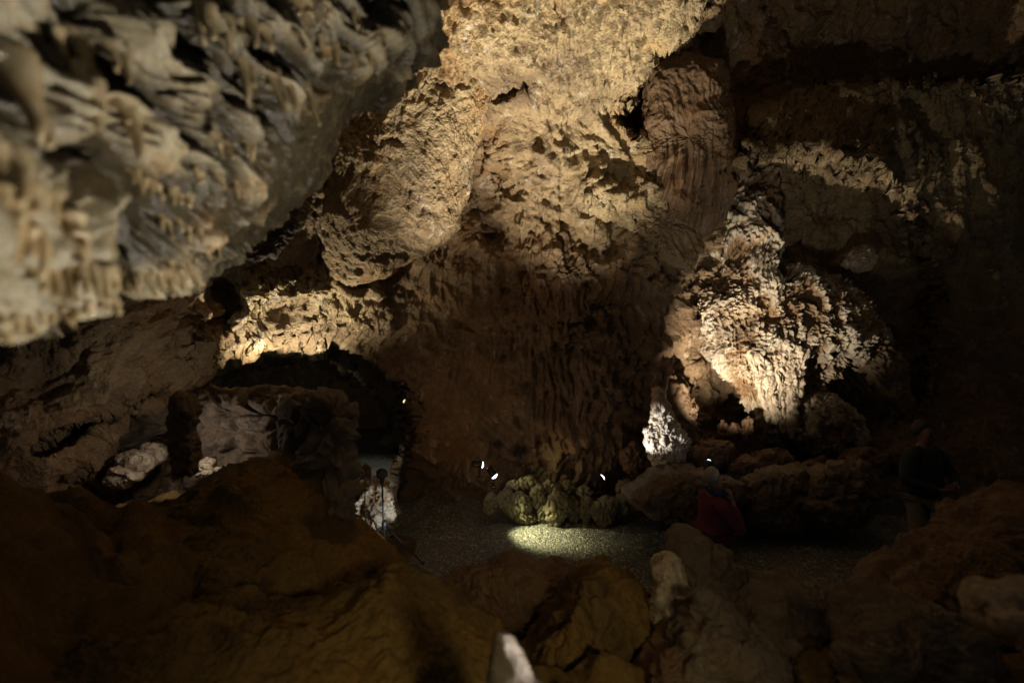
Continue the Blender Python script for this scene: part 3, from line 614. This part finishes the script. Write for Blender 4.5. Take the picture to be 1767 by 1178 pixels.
bm = bmesh.new(); d_ = rz @ Vector((0, 1, 0)); tube(bm, d_ * .04 + Vector((0, 0, .05)), d_ * .13 + Vector((0, 0, .05)), .036, .04, 20); bm_obj('camera_lens', bm, M['black'], cm)

# ------------------------------------------------------------------ people
def skin_mesh(name, nodes, edges, mat, parent, sub=2):
    me = bpy.data.meshes.new(name); keys = list(nodes)
    me.from_pydata([nodes[k][0] for k in keys], [(keys.index(a), keys.index(b)) for a, b in edges], [])
    o = link(name, me, mat, parent)
    m = o.modifiers.new('Skin', 'SKIN'); m.use_smooth_shade = True
    if not me.skin_vertices: me.skin_vertices.new()
    for i, k in enumerate(keys):
        r = nodes[k][1]; me.skin_vertices[0].data[i].radius = r if isinstance(r, tuple) else (r, r)
        me.skin_vertices[0].data[i].use_root = (i == 0)
    s = o.modifiers.new('Sub', 'SUBSURF'); s.levels = s.render_levels = sub
    return o
def chain(*k): return list(zip(k, k[1:]))
M['skin'] = plain('skin', (.28, .15, .11), .5); M['tan'] = plain('tanned_skin', (.13, .06, .045), .6); M['hair'] = plain('grey_hair', (.22, .19, .15), .7); M['red'] = plain('red_coat', (.10, .005, .010), .8); M['scarf'] = plain('blue_scarf', (.04, .07, .16), .85)
M['dark'] = plain('dark_jacket', (.012, .012, .018), .8); M['trous'] = plain('khaki_trousers', (.16, .13, .08), .85); M['jeans'] = plain('dark_trousers', (.03, .03, .04), .85); M['shoe'] = plain('leather_shoes', (.07, .025, .018), .5); M['brownhair'] = plain('short_dark_hair', (.05, .035, .025), .7)
def hand(nodes, edges, pre, w, d, up):
    """palm and five fingers growing from wrist node"""
    d = Vector(d).normalized(); s = d.cross(Vector(up)).normalized(); p0 = Vector(nodes[w][0]); u_ = s.cross(d)
    nodes[pre + 'palm'] = (tuple(p0 + d * .06), (.034, .018)); edges.append((w, pre + 'palm'))
    for i, (off, L) in enumerate([(-.03, .06), (-.01, .075), (.01, .08), (.03, .07)]):
        a = p0 + d * .10 + s * off; b_ = a + (d * .7 - u_ * .5).normalized() * L * .6; c_ = b_ + (d * .2 - u_ * .9).normalized() * L * .45
        nodes[f'{pre}f{i}a'] = (tuple(a), .0095); nodes[f'{pre}f{i}b'] = (tuple(b_), .0085); nodes[f'{pre}f{i}c'] = (tuple(c_), .007)
        edges += [(pre + 'palm', f'{pre}f{i}a'), (f'{pre}f{i}a', f'{pre}f{i}b'), (f'{pre}f{i}b', f'{pre}f{i}c')]
    t0 = p0 + d * .04 - s * .035; t1 = t0 + (d - s * .6 - u_ * .4).normalized() * .05
    nodes[pre + 't0'] = (tuple(t0), .012); nodes[pre + 't1'] = (tuple(t1), .009); edges += [(pre + 'palm', pre + 't0'), (pre + 't0', pre + 't1')]
def person(loc, rz, H, pose, label, coat, trousers, hairm, scarf=None, long=False, skin='skin'):
    k = H / 1.75; t = empty('person', loc, label, 'person', None, rz); t.scale = (k, k, k)
    # facing +y in local space
    Lh, Rh, Le, Re = pose['lh'], pose['rh'], pose['le'], pose['re']
    n = {'pelvis': ((0, 0, .95), (.15, .11)), 'waist': ((0, 0, 1.1), (.13, .1)), 'chest': ((0, 0, 1.32), (.155, .115)), 'neckb': ((0, 0, 1.44), (.08, .07)), 'neck': ((0, .01, 1.50), .058),
         'jaw': ((0, .03, 1.57), (.062, .075)), 'head': ((0, .02, 1.66), (.078, .097)), 'crown': ((0, .005, 1.725), (.055, .07)), 'nose': ((0, .118, 1.63), .012),
         'shl': ((-.19, 0, 1.42), .06), 'shr': ((.19, 0, 1.42), .06), 'ell': (Le, .045), 'elr': (Re, .045), 'wl': (Lh, .028), 'wr': (Rh, .028),
         'hl': ((-.09, 0, .9), .09), 'hr': ((.09, 0, .9), .09), 'kl': ((-.11, .03, .5), .062), 'kr': ((.11, .03, .5), .062), 'al': ((-.12, -.01, .09), .04), 'ar': ((.12, -.01, .09), .04),
         'tl': ((-.13, .16, .03), .03), 'tr': ((.13, .16, .03), .03)}
    e = chain('pelvis', 'waist', 'chest', 'neckb', 'neck', 'jaw', 'head', 'crown') + [('head', 'nose')] + chain('neckb', 'shl', 'ell', 'wl') + chain('neckb', 'shr', 'elr', 'wr') + chain('pelvis', 'hl', 'kl', 'al', 'tl') + chain('pelvis', 'hr', 'kr', 'ar', 'tr')
    hand(n, e, 'L', 'wl', pose['ld'], (0, 0, 1)); hand(n, e, 'R', 'wr', pose['rd'], (0, 0, 1))
    skin_mesh('body', n, e, M[skin], t)
    g_ = 1.22
    hem = .42 if long else .86
    c = {'p': ((0, -.005, .95), (.20, .16)), 'w': ((0, 0, 1.12), (.175, .14)), 'c': ((0, 0, 1.32), (.20, .15)), 'n': ((0, 0, 1.46), (.10, .09)), 'n2': ((0, 0, 1.51), (.075, .075)),
         'sl': ((-.2, 0, 1.415), .085), 'sr': ((.2, 0, 1.415), .085), 'el': (Le, .068), 'er': (Re, .068), 'wl': (tuple(Vector(Le).lerp(Vector(Lh), .9)), .047), 'wr': (tuple(Vector(Re).lerp(Vector(Rh), .9)), .047), 'h': ((0, -.01, hem), (.24, .19) if long else (.20, .165))}
    ce = [('p', 'w'), ('w', 'c'), ('c', 'n'), ('n', 'n2'), ('n', 'sl'), ('n', 'sr'), ('sl', 'el'), ('sr', 'er'), ('el', 'wl'), ('er', 'wr')]
    if long: c['m'] = ((0, -.01, .70), (.22, .175)); ce += [('p', 'm'), ('m', 'h')]
    else: del c['h']; c['p'] = ((0, 0, .90), (.215, .17)); c['w'] = ((0, .01, 1.10), (.205, .17)); c['c'] = ((0, 0, 1.31), (.215, .165))
    skin_mesh('long_coat' if long else 'jacket', c, ce, coat, t)
    q = {'p': ((0, 0, .93), (.165, .125)), 'hl': ((-.095, 0, .86), .105), 'hr': ((.095, 0, .86), .105), 'kl': ((-.11, .03, .5), .08), 'kr': ((.11, .03, .5), .08), 'al': ((-.12, -.01, .1), .062), 'ar': ((.12, -.01, .1), .062)}
    skin_mesh('trousers', q, [('p', 'hl'), ('p', 'hr'), ('hl', 'kl'), ('kl', 'al'), ('hr', 'kr'), ('kr', 'ar')], trousers, t)
    for sx in (-1, 1):
        skin_mesh('shoe', {'a': ((sx * .12, -.05, .04), (.045, .042)), 'b': ((sx * .125, .05, .045), (.046, .042)), 'c': ((sx * .13, .17, .032), (.044, .03))}, chain('a', 'b', 'c'), M['shoe'], t, 2)
    hb = {'a': ((0, -.055, 1.60), (.075, .055)), 'b': ((0, -.035, 1.69), (.098, .085)), 'c': ((0, .0, 1.755), (.085, .085)), 'd': ((0, .06, 1.755), (.05, .035))}
    skin_mesh('hair', hb, chain('a', 'b', 'c', 'd'), hairm, t)
    for sx in (-1, 1):
        bm = bmesh.new(); bmesh.ops.create_uvsphere(bm, u_segments=10, v_segments=8, radius=.012, matrix=Matrix.Translation((sx * .033, .105, 1.665)))
        bm_obj('eye', bm, M['black'], t)
    bm = bmesh.new()
    bmesh.ops.create_uvsphere(bm, u_segments=12, v_segments=8, radius=1, matrix=Matrix.Translation((0, .1, 1.585)) @ Matrix.Diagonal((.026, .01, .006, 1)))
    bm_obj('mouth', bm, M['shoe'], t)
    if scarf: skin_mesh('scarf', {'a': ((0, -.01, 1.46), (.105, .1)), 'b': ((0, .0, 1.535), (.085, .085)), 'c': ((.0, .10, 1.44), (.06, .05)), 'd': ((.02, .14, 1.30), (.05, .03))}, [('a', 'b'), ('a', 'c'), ('c', 'd')], scarf, t)
    return t
pz = 3 - (816 - 589) / F * 4.7 - 1.63
person((at(1230, 900, 4.7).x, 4.7, max(.02, pz)), R(-80), 1.64, dict(lh=(-.10, .22, 1.50), le=(-.24, .20, 1.20), rh=(.06, .20, 1.42), re=(.26, .16, 1.16), ld=(.3, -.2, .9), rd=(-.3, -.1, .9)),
       'person in a long red coat with pale grey hair, hands raised to the face', M['red'], M['jeans'], M['hair'], M['scarf'], True)
person((at(1592, 960, 5.2).x, 5.2, .30), R(195), 1.76, dict(lh=(-.10, .26, 1.12), le=(-.36, .06, 1.16), rh=(.12, .28, 1.08), re=(.36, .06, 1.14), ld=(.9, .1, .1), rd=(-.9, .1, .1)),
       'stocky person in a black jacket and light trousers, standing at the dark right side', M['dark'], M['trous'], M['brownhair'], skin='tan')
